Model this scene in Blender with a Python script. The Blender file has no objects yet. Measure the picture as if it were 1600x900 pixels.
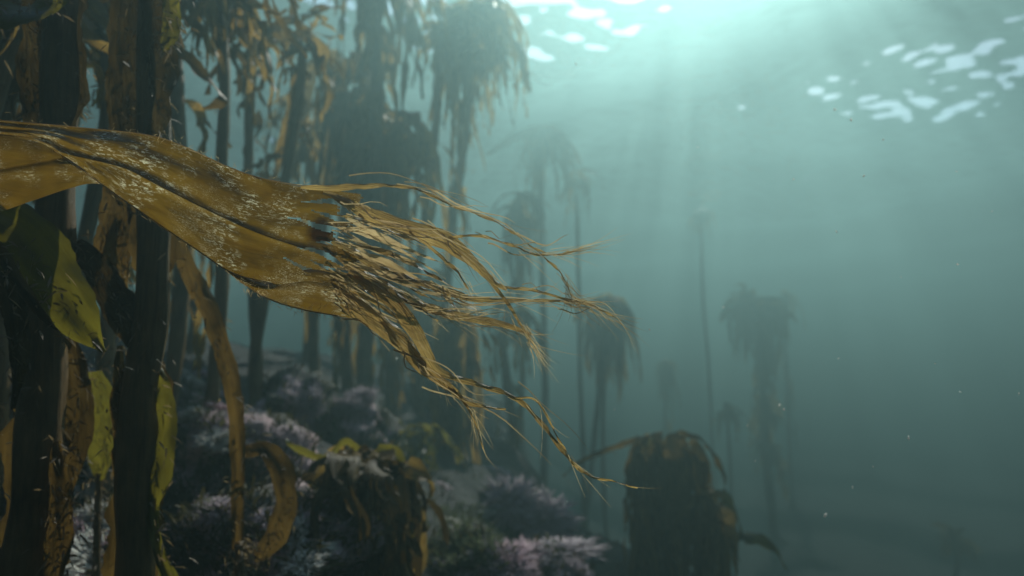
import bpy, math, random
import numpy as np
from mathutils import Vector, noise
from mathutils.bvhtree import BVHTree

scene = bpy.context.scene
col = scene.collection
R = math.radians

# ------------------------------------------------------------------ camera
FPX, PITCH = 1042.0, R(8.0)
cam_d = bpy.data.cameras.new('camera')
cam = bpy.data.objects.new('camera', cam_d)
col.objects.link(cam)
cam_d.sensor_width = 36.0
cam_d.lens = 36.0 * FPX / 1600.0
cam_d.clip_start = 0.01
cam_d.clip_end = 400.0
cam.location = (0, 0, 0)
cam.rotation_euler = (R(90) + PITCH, 0, 0)
cam_d.dof.use_dof = True
cam_d.dof.focus_distance = 0.39
cam_d.dof.aperture_fstop = 6.3
scene.camera = cam

# ------------------------------------------------------------------ sky and sun
SUN_EL, SUN_AZ = R(44), R(19)          # azimuth to the right of the view axis (+Y)
w = bpy.data.worlds.new('World')
scene.world = w
w.use_nodes = True
nt = w.node_tree
bg = nt.nodes['Background']
sky = nt.nodes.new('ShaderNodeTexSky')
sky.sky_type = 'NISHITA'
sky.sun_disc = False
sky.sun_elevation = SUN_EL
sky.sun_rotation = SUN_AZ
nt.links.new(sky.outputs[0], bg.inputs['Color'])
bg.inputs['Strength'].default_value = 0.13
sd = bpy.data.lights.new('sun', 'SUN')
sd.energy = 5.0
sd.angle = R(0.5)
sd.color = (1.0, 0.95, 0.86)
sun = bpy.data.objects.new('sun', sd)
col.objects.link(sun)
sun_dir = Vector((math.sin(SUN_AZ) * math.cos(SUN_EL), math.cos(SUN_AZ) * math.cos(SUN_EL), math.sin(SUN_EL)))
sun.rotation_euler = sun_dir.to_track_quat('Z', 'Y').to_euler()
sun.location = sun_dir * 30

vs = scene.view_settings
vs.view_transform = 'Standard'
vs.look = 'None'
vs.exposure = 0.46
vs.gamma = 1.0
vs.use_curve_mapping = False
cy = scene.cycles
cy.use_denoising = True
cy.use_adaptive_sampling = True
cy.adaptive_threshold = 0.02
cy.max_bounces = 5
cy.transparent_max_bounces = 12
cy.volume_bounces = 0
cy.sample_clamp_indirect = 4.0

SURF = 2.8                              # still-water level above the camera


# ------------------------------------------------------------------ helpers
def at(px, py, d):
    """photo pixel at depth d (metres along the view axis) -> world point"""
    x, y = (px - 800) / FPX * d, (450 - py) / FPX * d
    c, s = math.cos(PITCH), math.sin(PITCH)
    return np.array((x, d * c - y * s, d * s + y * c))


def crom(P, n):
    """Catmull-Rom through the rows of P, n samples"""
    P = np.asarray(P, float)
    m = len(P)
    Q = np.vstack([2 * P[0] - P[1], P, 2 * P[-1] - P[-2]])
    t = np.linspace(0, m - 1 - 1e-9, n)
    i = t.astype(int)
    f = (t - i)[:, None]
    a, b, c, d = Q[i], Q[i + 1], Q[i + 2], Q[i + 3]
    return 0.5 * (2 * b + (c - a) * f + (2 * a - 5 * b + 4 * c - d) * f ** 2 + (3 * b - a - 3 * c + d) * f ** 3)


def unit(v):
    return v / (np.linalg.norm(v) + 1e-12)


class Geo:
    def __init__(self):
        self.v, self.f, self.uv = [], [], []

    def add(self, verts, faces, uvs=None):
        o = len(self.v)
        self.v.extend([tuple(p) for p in verts])
        self.f.extend([tuple(i + o for i in q) for q in faces])
        self.uv.extend(uvs if uvs is not None else [(0.0, 0.0)] * len(verts))

    def build(self, name, mat, parent=None, smooth=True):
        me = bpy.data.meshes.new(name)
        V = self.v
        if parent is not None:
            l = np.array(parent.get('_o', (0, 0, 0)))
            V = [(p[0] - l[0], p[1] - l[1], p[2] - l[2]) for p in V]
        me.from_pydata(V, [], self.f)
        uvl = me.uv_layers.new(name='UVMap')
        li = np.empty(len(me.loops), int)
        me.loops.foreach_get('vertex_index', li)
        uvl.data.foreach_set('uv', np.asarray(self.uv, float)[li].ravel())
        if smooth:
            me.polygons.foreach_set('use_smooth', [True] * len(me.polygons))
        me.materials.append(mat)
        me.update()
        o = bpy.data.objects.new(name, me)
        col.objects.link(o)
        if parent is not None:
            o.parent = parent
        return o


def thing(name, loc, label, cat, group=None):
    o = bpy.data.objects.new(name, None)
    o.location = tuple(loc)
    o['_o'] = [float(c) for c in loc]
    o.empty_display_size = 0.05
    col.objects.link(o)
    return tag(o, label, cat, group)


def tag(o, label=None, cat=None, group=None, kind=None):
    if label: o['label'] = label
    if cat: o['category'] = cat
    if group: o['group'] = group
    if kind: o['kind'] = kind
    return o


def ribbon(g, pts, widths, hint, cols=3, ruffle=0.0, freq=30.0, cup=0.0, twist=0.0, rng=random, n=None, rag=0.0, wr=0.0):
    """a strap along pts; widths in metres; hint: which way its face looks"""
    pts = np.asarray(pts, float)
    if n:
        W = crom(np.c_[widths, widths], n)[:, 0]
        pts = crom(pts, n)
    else:
        W = np.asarray(widths, float)
    m = len(pts)
    T = np.gradient(pts, axis=0)
    L = np.r_[0, np.cumsum(np.linalg.norm(np.diff(pts, axis=0), axis=1))]
    ph = [rng.uniform(0, 6.28) for _ in range(4)]
    V, U = [], []
    h = np.asarray(hint, float)
    for i in range(m):
        t = unit(T[i])
        s = unit(np.cross(t, h))
        nn = np.cross(s, t)
        a = twist * (i / (m - 1)) if not callable(twist) else twist(i / (m - 1))
        s, nn = s * math.cos(a) + nn * math.sin(a), nn * math.cos(a) - s * math.sin(a)
        for j in range(cols + 1):
            v = j / cols * 2 - 1
            ww = W[i] * .5
            if rag and abs(v) > .9:
                ww *= 1 + rag * (1.6 * noise.noise((L[i] * 38 + ph[0], v * 7, ph[3])) + .9 * noise.noise((L[i] * 130 + ph[1], v * 7, ph[2])))
            edge = v * abs(v)
            off = ruffle * edge * (math.sin(freq * L[i] + ph[0] + (1.3 if v > 0 else 0)) + .5 * math.sin(freq * 2.3 * L[i] + ph[1] - v))
            off += cup * (1 - v * v) * W[i]
            if wr:
                off += wr * (noise.noise((L[i] * 16 + ph[2], v * .9, ph[3])) + .5 * noise.noise((L[i] * 45 + ph[2], v * 2.2, ph[1])))
            V.append(pts[i] + s * v * ww + nn * off)
            U.append((L[i], v * ww))
    c1 = cols + 1
    Fc = [(i * c1 + j, i * c1 + j + 1, (i + 1) * c1 + j + 1, (i + 1) * c1 + j) for i in range(m - 1) for j in range(cols)]
    g.add(V, Fc, U)


def tube(g, pts, radii, sides=10, lump=0.0, rng=random, n=None, oval=1.0):
    pts = np.asarray(pts, float)
    if n:
        radii = crom(np.c_[radii, radii], n)[:, 0]
        pts = crom(pts, n)
    m = len(pts)
    T = np.gradient(pts, axis=0)
    L = np.r_[0, np.cumsum(np.linalg.norm(np.diff(pts, axis=0), axis=1))]
    V, U = [], []
    sx, sy = rng.uniform(0, 50), rng.uniform(0, 50)
    for i in range(m):
        t = unit(T[i])
        s = unit(np.cross(t, (0.13, -1, 0.05)))
        b = np.cross(s, t)
        for j in range(sides):
            a = 2 * math.pi * j / sides
            r = radii[i] * (1 + lump * noise.noise((math.cos(a) * 1.2 + sx, math.sin(a) * 1.2 + sy, L[i] * 14)))
            V.append(pts[i] + s * math.cos(a) * r + b * math.sin(a) * r * oval)
            U.append((L[i], a * .02))
    Fc = [(i * sides + j, i * sides + (j + 1) % sides, (i + 1) * sides + (j + 1) % sides, (i + 1) * sides + j) for i in range(m - 1) for j in range(sides)]
    Fc.append(tuple(range(sides))[::-1])
    Fc.append(tuple((m - 1) * sides + j for j in range(sides)))
    g.add(V, Fc, U)


# ------------------------------------------------------------------ materials
def new_mat(name):
    m = bpy.data.materials.new(name)
    m.use_nodes = True
    return m, m.node_tree, m.node_tree.nodes, m.node_tree.links


def N(nt, t, **kw):
    n = nt.nodes.new(t)
    for k, v in kw.items():
        if k in n.inputs.keys():
            n.inputs[k].default_value = v
        else:
            setattr(n, k, v)
    return n


def ramp(nt, fac, stops):
    r = nt.nodes.new('ShaderNodeValToRGB')
    e = r.color_ramp.elements
    while len(e) < len(stops):
        e.new(0.5)
    for k, (p, c) in enumerate(stops):
        e[k].position = p
        e[k].color = (*c, 1) if len(c) == 3 else c
    nt.links.new(fac, r.inputs[0])
    return r


def algae_mat(name, dark, light, trans=0.45, rough=0.35, streak=(14, 160), bump=0.3, flecks=0.0, fleck_col=(.68, .68, .62), spec=0.5, trans_mul=1.6, stain=None):
    m, nt, nd, lk = new_mat(name)
    bs = nd['Principled BSDF']
    out = nd['Material Output']
    uv = N(nt, 'ShaderNodeUVMap')
    tc = N(nt, 'ShaderNodeTexCoord')
    mp = N(nt, 'ShaderNodeMapping')
    mp.inputs['Scale'].default_value = (streak[0], streak[1], 1)
    lk.new(uv.outputs[0], mp.inputs[0])
    n1 = N(nt, 'ShaderNodeTexNoise', Scale=1.0, Detail=6.0, Roughness=.65)
    lk.new(mp.outputs[0], n1.inputs['Vector'])
    n2 = N(nt, 'ShaderNodeTexNoise', Scale=17.0, Detail=6.0, Roughness=.6)
    lk.new(tc.outputs['Object'], n2.inputs['Vector'])
    mx = N(nt, 'ShaderNodeMath', operation='ADD')
    lk.new(n1.outputs[0], mx.inputs[0])
    lk.new(n2.outputs[0], mx.inputs[1])
    hf = N(nt, 'ShaderNodeMath', operation='MULTIPLY')
    hf.inputs[1].default_value = .5
    lk.new(mx.outputs[0], hf.inputs[0])
    mid = tuple((a + b) / 2 for a, b in zip(dark, light))
    rp = ramp(nt, hf.outputs[0], [(.33, dark), (.5, mid), (.68, light)])
    colour = rp.outputs[0]
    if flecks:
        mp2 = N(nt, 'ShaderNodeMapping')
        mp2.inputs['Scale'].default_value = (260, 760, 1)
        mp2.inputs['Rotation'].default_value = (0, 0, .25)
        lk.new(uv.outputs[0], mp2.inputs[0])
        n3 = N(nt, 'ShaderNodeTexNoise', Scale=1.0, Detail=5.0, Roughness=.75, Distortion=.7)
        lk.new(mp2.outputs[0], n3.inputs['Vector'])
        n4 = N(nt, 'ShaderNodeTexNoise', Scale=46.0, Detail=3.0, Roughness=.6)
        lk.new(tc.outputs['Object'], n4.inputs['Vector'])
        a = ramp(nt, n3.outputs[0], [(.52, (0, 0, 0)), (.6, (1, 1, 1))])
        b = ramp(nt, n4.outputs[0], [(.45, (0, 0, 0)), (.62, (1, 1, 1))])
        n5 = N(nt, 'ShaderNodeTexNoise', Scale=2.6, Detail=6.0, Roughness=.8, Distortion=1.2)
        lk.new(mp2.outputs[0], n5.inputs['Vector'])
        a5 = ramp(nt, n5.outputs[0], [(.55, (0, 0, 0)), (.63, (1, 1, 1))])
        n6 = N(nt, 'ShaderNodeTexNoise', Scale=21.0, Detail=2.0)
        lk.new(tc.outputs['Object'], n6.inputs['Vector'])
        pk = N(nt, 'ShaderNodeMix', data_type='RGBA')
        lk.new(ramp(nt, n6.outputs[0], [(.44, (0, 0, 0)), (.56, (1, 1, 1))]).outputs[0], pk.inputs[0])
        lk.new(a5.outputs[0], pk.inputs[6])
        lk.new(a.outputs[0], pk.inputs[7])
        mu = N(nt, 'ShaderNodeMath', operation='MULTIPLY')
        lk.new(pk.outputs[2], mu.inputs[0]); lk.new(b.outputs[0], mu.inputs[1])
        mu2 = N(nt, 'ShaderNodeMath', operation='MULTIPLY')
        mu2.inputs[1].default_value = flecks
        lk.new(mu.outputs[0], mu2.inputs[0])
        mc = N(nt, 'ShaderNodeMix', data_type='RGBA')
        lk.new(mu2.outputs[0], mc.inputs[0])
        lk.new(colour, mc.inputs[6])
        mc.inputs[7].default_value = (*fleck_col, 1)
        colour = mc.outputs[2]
    if stain:                                   # a rotten spot at a place on the blade
        vd = N(nt, 'ShaderNodeVectorMath', operation='DISTANCE')
        lk.new(tc.outputs['Object'], vd.inputs[0])
        vd.inputs[1].default_value = stain[0]
        nz = N(nt, 'ShaderNodeTexNoise', Scale=90.0, Detail=4.0)
        lk.new(tc.outputs['Object'], nz.inputs['Vector'])
        ma = N(nt, 'ShaderNodeMath', operation='MULTIPLY_ADD')
        lk.new(nz.outputs[0], ma.inputs[0])
        ma.inputs[1].default_value = stain[1] * 1.6
        lk.new(vd.outputs['Value'], ma.inputs[2])
        dv = N(nt, 'ShaderNodeMath', operation='DIVIDE')
        lk.new(ma.outputs[0], dv.inputs[0])
        dv.inputs[1].default_value = stain[1] * 3
        sr_ = ramp(nt, dv.outputs[0], [(.42, (1, 1, 1)), (.66, (0, 0, 0))])
        mc = N(nt, 'ShaderNodeMix', data_type='RGBA')
        lk.new(sr_.outputs[0], mc.inputs[0])
        lk.new(colour, mc.inputs[6])
        mc.inputs[7].default_value = (.03, .012, .004, 1)
        colour = mc.outputs[2]
    lk.new(colour, bs.inputs['Base Color'])
    bs.inputs['Roughness'].default_value = rough
    bs.inputs['Specular IOR Level'].default_value = spec
    bp = N(nt, 'ShaderNodeBump', Strength=bump, Distance=.004)
    lk.new(n1.outputs[0], bp.inputs['Height'])
    lk.new(bp.outputs[0], bs.inputs['Normal'])
    tr = N(nt, 'ShaderNodeBsdfTranslucent')
    tm = N(nt, 'ShaderNodeMix', data_type='RGBA', blend_type='MULTIPLY')
    tm.inputs[0].default_value = 1.0
    lk.new(colour, tm.inputs[6])
    tm.inputs[7].default_value = (trans_mul, trans_mul * .95, trans_mul * .7, 1)
    lk.new(tm.outputs[2], tr.inputs['Color'])
    lk.new(bp.outputs[0], tr.inputs['Normal'])
    ms = N(nt, 'ShaderNodeMixShader')
    ms.inputs[0].default_value = trans
    lk.new(bs.outputs[0], ms.inputs[1])
    lk.new(tr.outputs[0], ms.inputs[2])
    lk.new(ms.outputs[0], out.inputs['Surface'])
    return m


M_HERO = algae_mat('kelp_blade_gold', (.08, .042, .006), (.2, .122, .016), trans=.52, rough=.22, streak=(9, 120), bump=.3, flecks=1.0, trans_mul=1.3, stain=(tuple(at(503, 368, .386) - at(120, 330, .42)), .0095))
M_STRAND = algae_mat('kelp_strand', (.075, .036, .008), (.46, .33, .14), trans=.55, rough=.4, streak=(16, 1500), bump=.6, flecks=.2, trans_mul=1.6)
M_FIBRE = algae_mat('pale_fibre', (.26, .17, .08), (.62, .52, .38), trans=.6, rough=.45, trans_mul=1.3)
M_FROND = algae_mat('kelp_frond', (.045, .03, .010), (.25, .165, .05), trans=.52, rough=.45, streak=(10, 120), bump=.5, flecks=.12, spec=.08, fleck_col=(.3, .28, .2), trans_mul=2.2)
M_FROND2 = algae_mat('kelp_frond_tan', (.016, .010, .004), (.17, .105, .03), trans=.3, rough=.45, streak=(10, 120), bump=.5, flecks=.12, spec=.08, fleck_col=(.35, .3, .22), trans_mul=2.0)
M_DARK = algae_mat('kelp_frond_dark', (.016, .010, .004), (.12, .075, .022), trans=.22, rough=.4, streak=(14, 170), bump=.8, flecks=.35, fleck_col=(.3, .26, .17), trans_mul=1.8, spec=.1)
M_OLIVE = algae_mat('kelp_frond_olive', (.04, .036, .005), (.16, .14, .018), trans=.45, rough=.35, streak=(6, 60), bump=.3, trans_mul=2.0)
M_STIPE = algae_mat('kelp_stipe', (.05, .032, .013), (.26, .165, .065), trans=.08, rough=.5, streak=(22, 140), bump=.6, flecks=.2, fleck_col=(.25, .2, .13), trans_mul=1.5)
M_FUZZ = algae_mat('epiphyte_fuzz', (.09, .06, .035), (.3, .23, .15), trans=.4, rough=.6, trans_mul=1.5)


def rock_mat(name, k, lo):
    m, nt, nd, lk = new_mat(name)
    bs = nd['Principled BSDF']
    tc = N(nt, 'ShaderNodeTexCoord')
    n1 = N(nt, 'ShaderNodeTexNoise', Scale=7.0, Detail=8.0, Roughness=.7)
    n2 = N(nt, 'ShaderNodeTexNoise', Scale=26.0, Detail=6.0, Roughness=.7)
    lk.new(tc.outputs['Object'], n1.inputs['Vector'])
    lk.new(tc.outputs['Object'], n2.inputs['Vector'])
    base = ramp(nt, n2.outputs[0], [(.3, (.02 * k, .02 * k, .018 * k)), (.5, (.06 * k, .055 * k, .045 * k)), (.72, (.13 * k, .12 * k, .09 * k))])
    crust = ramp(nt, n2.outputs[0], [(.35, (.28, .16, .17)), (.65, (.62, .46, .48))])
    msk = ramp(nt, n1.outputs[0], [(lo, (0, 0, 0)), (lo + .08, (1, 1, 1))])
    mc = N(nt, 'ShaderNodeMix', data_type='RGBA')
    lk.new(msk.outputs[0], mc.inputs[0])
    lk.new(base.outputs[0], mc.inputs[6])
    lk.new(crust.outputs[0], mc.inputs[7])
    lk.new(mc.outputs[2], bs.inputs['Base Color'])
    bs.inputs['Roughness'].default_value = .85
    bp = N(nt, 'ShaderNodeBump', Strength=.9, Distance=.02)
    lk.new(n2.outputs[0], bp.inputs['Height'])
    lk.new(bp.outputs[0], bs.inputs['Normal'])
    return m


def plain_mat(name, a, b, scale=20, rough=.8, trans=0.0):
    m, nt, nd, lk = new_mat(name)
    bs = nd['Principled BSDF']
    tc = N(nt, 'ShaderNodeTexCoord')
    n1 = N(nt, 'ShaderNodeTexNoise', Scale=float(scale), Detail=4.0)
    lk.new(tc.outputs['Object'], n1.inputs['Vector'])
    rp = ramp(nt, n1.outputs[0], [(.35, a), (.65, b)])
    lk.new(rp.outputs[0], bs.inputs['Base Color'])
    bs.inputs['Roughness'].default_value = rough
    if trans:
        tr = N(nt, 'ShaderNodeBsdfTranslucent')
        lk.new(rp.outputs[0], tr.inputs['Color'])
        ms = N(nt, 'ShaderNodeMixShader')
        ms.inputs[0].default_value = trans
        lk.new(bs.outputs[0], ms.inputs[1]); lk.new(tr.outputs[0], ms.inputs[2])
        lk.new(ms.outputs[0], nd['Material Output'].inputs['Surface'])
    return m


M_ROCK = rock_mat('crusted_rock', 1.0, .5)
M_SEABED = rock_mat('seabed_rock', .12, .74)
M_PINK = plain_mat('coralline_pink', (.36, .2, .24), (.62, .46, .5), 30, .8, .15)
M_MAUVE = plain_mat('coralline_mauve', (.28, .2, .23), (.55, .46, .48), 30, .8, .15)
M_CREAM = plain_mat('coralline_bleached', (.45, .42, .36), (.78, .75, .68), 30, .8, .15)
M_TURF = plain_mat('algal_turf', (.03, .025, .01), (.12, .1, .035), 9, .7, .3)
M_GREENTURF = plain_mat('green_turf', (.07, .085, .035), (.2, .22, .11), 12, .7, .3)
M_SPECK = plain_mat('speck', (.8, .8, .76), (.95, .95, .9), 20, .6, .85)


def water_surface_mat():
    """seen from below: total reflection beyond the critical angle, clear inside it"""
    m, nt, nd, lk = new_mat('water_surface')
    nd.remove(nd['Principled BSDF'])
    fr = N(nt, 'ShaderNodeFresnel', IOR=1.333)
    tr = N(nt, 'ShaderNodeBsdfTransparent')
    gl = N(nt, 'ShaderNodeBsdfGlossy', Roughness=.03)
    gl.inputs['Color'].default_value = (1, 1, 1, 1)
    ms = N(nt, 'ShaderNodeMixShader')
    lk.new(fr.outputs[0], ms.inputs[0])
    lk.new(tr.outputs[0], ms.inputs[1])
    lk.new(gl.outputs[0], ms.inputs[2])
    lk.new(ms.outputs[0], nd['Material Output'].inputs['Surface'])
    return m


# ------------------------------------------------------------------ setting: seabed, surface, water
def axis(lo, a, b, hi, step, grow=1.25):
    x = list(np.arange(a, b + 1e-6, step))
    s = step
    while x[-1] < hi:
        s *= grow
        x.append(min(hi, x[-1] + s))
    s = step
    while x[0] > lo:
        s *= grow
        x.insert(0, max(lo, x[0] - s))
    return np.array(x)


NS = .58                                # size of the near reef and its plants


def ground_z(x, y):
    x, y = x / NS, y / NS
    z = -.56 - .78 * math.tanh((x + .12) * .72)
    z -= .20 * max(0, 2.2 - y) * max(0, min(1, (1.2 - y * .2)))
    z += .10 * max(0, min(3, -x - 1.2))
    z -= .2 * max(0, min(3, x - .9))
    z -= .33 * max(0, min(6, y - 4)) * max(0, min(1, x))
    z += .10 * noise.noise((x * 1.1, y * 1.1, 3.1)) + .07 * noise.noise((x * 2.9, y * 2.9, 7.7)) + .03 * noise.noise((x * 8, y * 8, 1.7))
    return z * NS


BVH_V, BVH_F = [], []


def bvh_add(V, Fc):
    o = len(BVH_V)
    BVH_V.extend([Vector(p) for p in V])
    BVH_F.extend([tuple(i + o for i in f) for f in Fc])


xs, ys = axis(-39, -2.0, 2.6, 39, .038), axis(-39, .25, 4.8, 39, .038)
g = Geo()
V = [(x, y, ground_z(x, y)) for y in ys for x in xs]
nx = len(xs)
Fc = [(j * nx + i, j * nx + i + 1, (j + 1) * nx + i + 1, (j + 1) * nx + i) for j in range(len(ys) - 1) for i in range(nx - 1)]
g.add(V, Fc)
bvh_add(V, Fc)
tag(g.build('seabed', M_SEABED), kind='structure')

rng = np.random.default_rng(264)
xs, ys = axis(-39, -4, 8, 39, .031, 1.12), axis(-39, 1.8, 11, 39, .031, 1.12)
X, Y = np.meshgrid(xs, ys)
Z = np.zeros_like(X)
for lo, hi, sl, cnt, sp in ((3.0, 6.5, .16, 6, .9), (.5, 1.3, .07, 12, 1.0), (.13, .36, .13, 24, 1.1)):   # swell, chop, ripples by their slope
    for k in range(cnt):
        lam = lo * (hi / lo) ** rng.random()
        th = R(50) + rng.normal(0, sp)
        kk = 2 * math.pi / lam
        ph = (X * math.cos(th) + Y * math.sin(th)) * kk + rng.uniform(0, 6.28) + .5 * np.sin(X * .6 + Y * .45 + k)
        Z += sl * math.sqrt(2 / cnt) / kk * np.sin(ph + .3 * np.sin(ph))
Z += SURF
g = Geo()
nx = len(xs)
g.add(np.c_[X.ravel(), Y.ravel(), Z.ravel()], [(j * nx + i, j * nx + i + 1, (j + 1) * nx + i + 1, (j + 1) * nx + i) for j in range(len(ys) - 1) for i in range(nx - 1)])
tag(g.build('water_surface', water_surface_mat()), kind='structure')

# the water body itself
g = Geo()
a, b, zt, zb = -40, 40, SURF + .45, -5.2
g.add([(a, a, zb), (b, a, zb), (b, b, zb), (a, b, zb), (a, a, zt), (b, a, zt), (b, b, zt), (a, b, zt)],
      [(3, 2, 1, 0), (4, 5, 6, 7), (0, 1, 5, 4), (1, 2, 6, 5), (2, 3, 7, 6), (3, 0, 4, 7)])
m, nt, nd, lk = new_mat('water_volume')
nd.remove(nd['Principled BSDF'])
pv = N(nt, 'ShaderNodeVolumePrincipled')
pv.inputs['Color'].default_value = (.315, .55, .555, 1)
pv.inputs['Density'].default_value = .17
pv.inputs['Anisotropy'].default_value = .7
pv.inputs['Density Attribute'].default_value = ''
pv.inputs['Absorption Color'].default_value = (0, .02, .02, 1)
lk.new(pv.outputs[0], nd['Material Output'].inputs['Volume'])
m.cycles.homogeneous_volume = True
tag(g.build('haze', m, smooth=False), 'murky green sea water filling the whole place', 'water', kind='stuff')


# ------------------------------------------------------------------ rocks
def rock(px, py, d, r, seed, label, sq=.75):
    d, r = d * NS, r * NS
    c = at(px, py, d)
    rr = random.Random(seed)
    import bmesh
    bm = bmesh.new()
    bmesh.ops.create_icosphere(bm, subdivisions=4, radius=1)
    V = []
    ax = (rr.uniform(.85, 1.25), rr.uniform(.8, 1.1), sq)
    for v in bm.verts:
        p = v.co
        k = 1 + .34 * noise.noise(p * 1.3 + Vector((seed, 0, 0))) + .2 * noise.noise(p * 3.1 + Vector((0, seed, 0))) + .08 * noise.noise(p * 9 + Vector((0, seed, 5)))
        V.append((c[0] + p.x * k * r * ax[0], c[1] + p.y * k * r * ax[1], c[2] + p.z * k * r * ax[2]))
    Fc = [tuple(v.index for v in f.verts) for f in bm.faces]
    bm.free()
    bvh_add(V, Fc)
    g = Geo()
    g.add(V, Fc)
    o = g.build('rock', M_ROCK)
    me = o.data
    cc = Vector(c)
    for v in me.vertices:
        v.co -= cc
    o.location = cc
    tag(o, label, 'rock', 'boulders on the seabed slope')


rock(458, 625, 2.6, .15, 1, 'dark rounded boulder jutting up between the paired stipes and the dense frond mass')
rock(335, 725, 1.95, .24, 2, 'large dark crusted boulder behind the thin golden strap')
rock(265, 690, 2.3, .22, 3, 'pink crusted boulder right behind the forked stipe')
rock(728, 900, 2.0, .17, 4, 'rounded boulder with a green turf cap at the bottom edge')
rock(545, 670, 2.8, .16, 5, 'grey mauve boulder on the slope above the short yellow kelp')
rock(30, 690, 1.8, .24, 6, 'boulder at the left edge behind the black stipe')
rock(140, 900, 1.45, .16, 7, 'low boulder under pink coralline tufts between the two near stipes')
rock(855, 905, 2.2, .14, 8, 'low boulder under mauve coralline right of the green capped one')
rock(790, 800, 2.9, .16, 9, 'lumpy boulder at the foot of the slender grey stipe')
rock(430, 860, 1.5, .2, 10, 'black boulder at the bottom edge behind the curled strap')

BVH = BVHTree.FromPolygons(BVH_V, BVH_F)


def hit(px, py):
    d = Vector(unit(at(px, py, 1.0)))
    p, n, i, dist = BVH.ray_cast(Vector((0, 0, 0)), d)
    return (np.array(p), np.array(n)) if p is not None else (None, None)


def drop(x, y):
    p, n, i, dist = BVH.ray_cast(Vector((x, y, 5)), Vector((0, 0, -1)))
    return float(p.z) if p is not None else ground_z(x, y)


# ------------------------------------------------------------------ kelp plants
def frond(g, rr, p0, az, L, W, elev=55, arch=.16, tines=3, sway=0.0, cols=2, ruffle=.008):
    """a strap that rises from the crown, arches over and hangs, splitting into ragged tines"""
    n = 16
    step = L / n
    d = np.array((math.cos(az) * math.cos(R(elev)), math.sin(az) * math.cos(R(elev)), math.sin(R(elev))))
    p = np.array(p0, float)
    P = [p.copy()]
    k = step / arch
    wob = rr.uniform(0, 6)
    for i in range(n):
        d = d + np.array((sway * .1 + .05 * math.sin(wob + i * .9), .05 * math.cos(wob * 1.7 + i * .8), -k))
        d = unit(d)
        p = p + d * step
        if p[2] > SURF - .22:
            p[2] = SURF - .22
        P.append(p.copy())
    P = np.array(P)
    hint = np.array((math.cos(az), math.sin(az), .35))
    tw = rr.uniform(-1.2, 1.2)
    if tines <= 1:
        t = np.linspace(0, 1, n + 1)
        Wt = W * np.minimum(1, .25 + t * 4) * np.sqrt(np.clip(1.03 - t, 0, 1))
        ribbon(g, P, Wt, hint, cols, ruffle, 38, 0, tw, rr, rag=.25)
        return P
    cut = 6
    t = np.linspace(0, 1, n + 1)
    Wt = W * np.minimum(1, .25 + t * 4)
    ribbon(g, P[:cut + 1], Wt[:cut + 1], hint, cols, ruffle, 38, 0, lambda s: tw * s * cut / n, rr)
    side = unit(np.cross(unit(P[cut] - P[cut - 1]), hint))
    a = tw * cut / n
    nn = np.cross(side, unit(P[cut] - P[cut - 1]))
    side = side * math.cos(a) + nn * math.sin(a)
    for q in range(tines):
        end = rr.randint(n - 5, n)
        Q = P[cut - 1:end + 1].copy()
        s = np.linspace(0, 1, len(Q))
        off = ((q + .5) / tines - .5) * W
        fan = off * rr.uniform(.4, 1.6) + rr.uniform(-.02, .02)
        wav = rr.uniform(-.018, .018)
        Q += side[None, :] * (off + fan * s + wav * np.sin(s * 5 + q))[:, None] + nn[None, :] * (rr.uniform(-.03, .03) * s)[:, None]
        wq = W / tines * 1.15 * rr.uniform(.6, 1.15) * np.sqrt(np.clip(1.04 - s, 0, 1)) * (1 + .3 * np.sin(s * rr.uniform(9, 16) + q))
        ribbon(g, Q, wq, hint, cols, ruffle * .7, 50, 0, lambda u, a0=a, a1=rr.uniform(-1, 1): a0 + a1 * u, rr, rag=.3)
    return P


def fuzz(g, rr, pts, cnt, size, spread):
    """small flakes of epiphyte growth around points"""
    for _ in range(cnt):
        P = pts[rr.randrange(len(pts))]
        i = rr.randrange(len(P) - 1)
        p = P[i] + (P[i + 1] - P[i]) * rr.random() + np.array([rr.gauss(0, spread * .5) for _ in range(3)])
        d = unit(np.array((rr.uniform(-.5, 1), rr.gauss(0, .6), rr.uniform(-1.1, .35))))
        s = unit(np.cross(d, (rr.gauss(0, 1), rr.gauss(0, 1), rr.gauss(0, 1)))) * size * rr.uniform(.04, .1)
        l = size * rr.uniform(.4, 1.2)
        b = np.array((0, 0, -1)) * l * .25
        g.add([p - s * .6, p + s * .6, p + d * l * .55 + s + b * .3, p + d * l * .55 - s + b * .3, p + d * l + b], [(0, 1, 2, 3), (3, 2, 4)],
              [(0, -.01), (0, .01), (l / 2, .01), (l / 2, -.01), (l, 0)])


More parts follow.
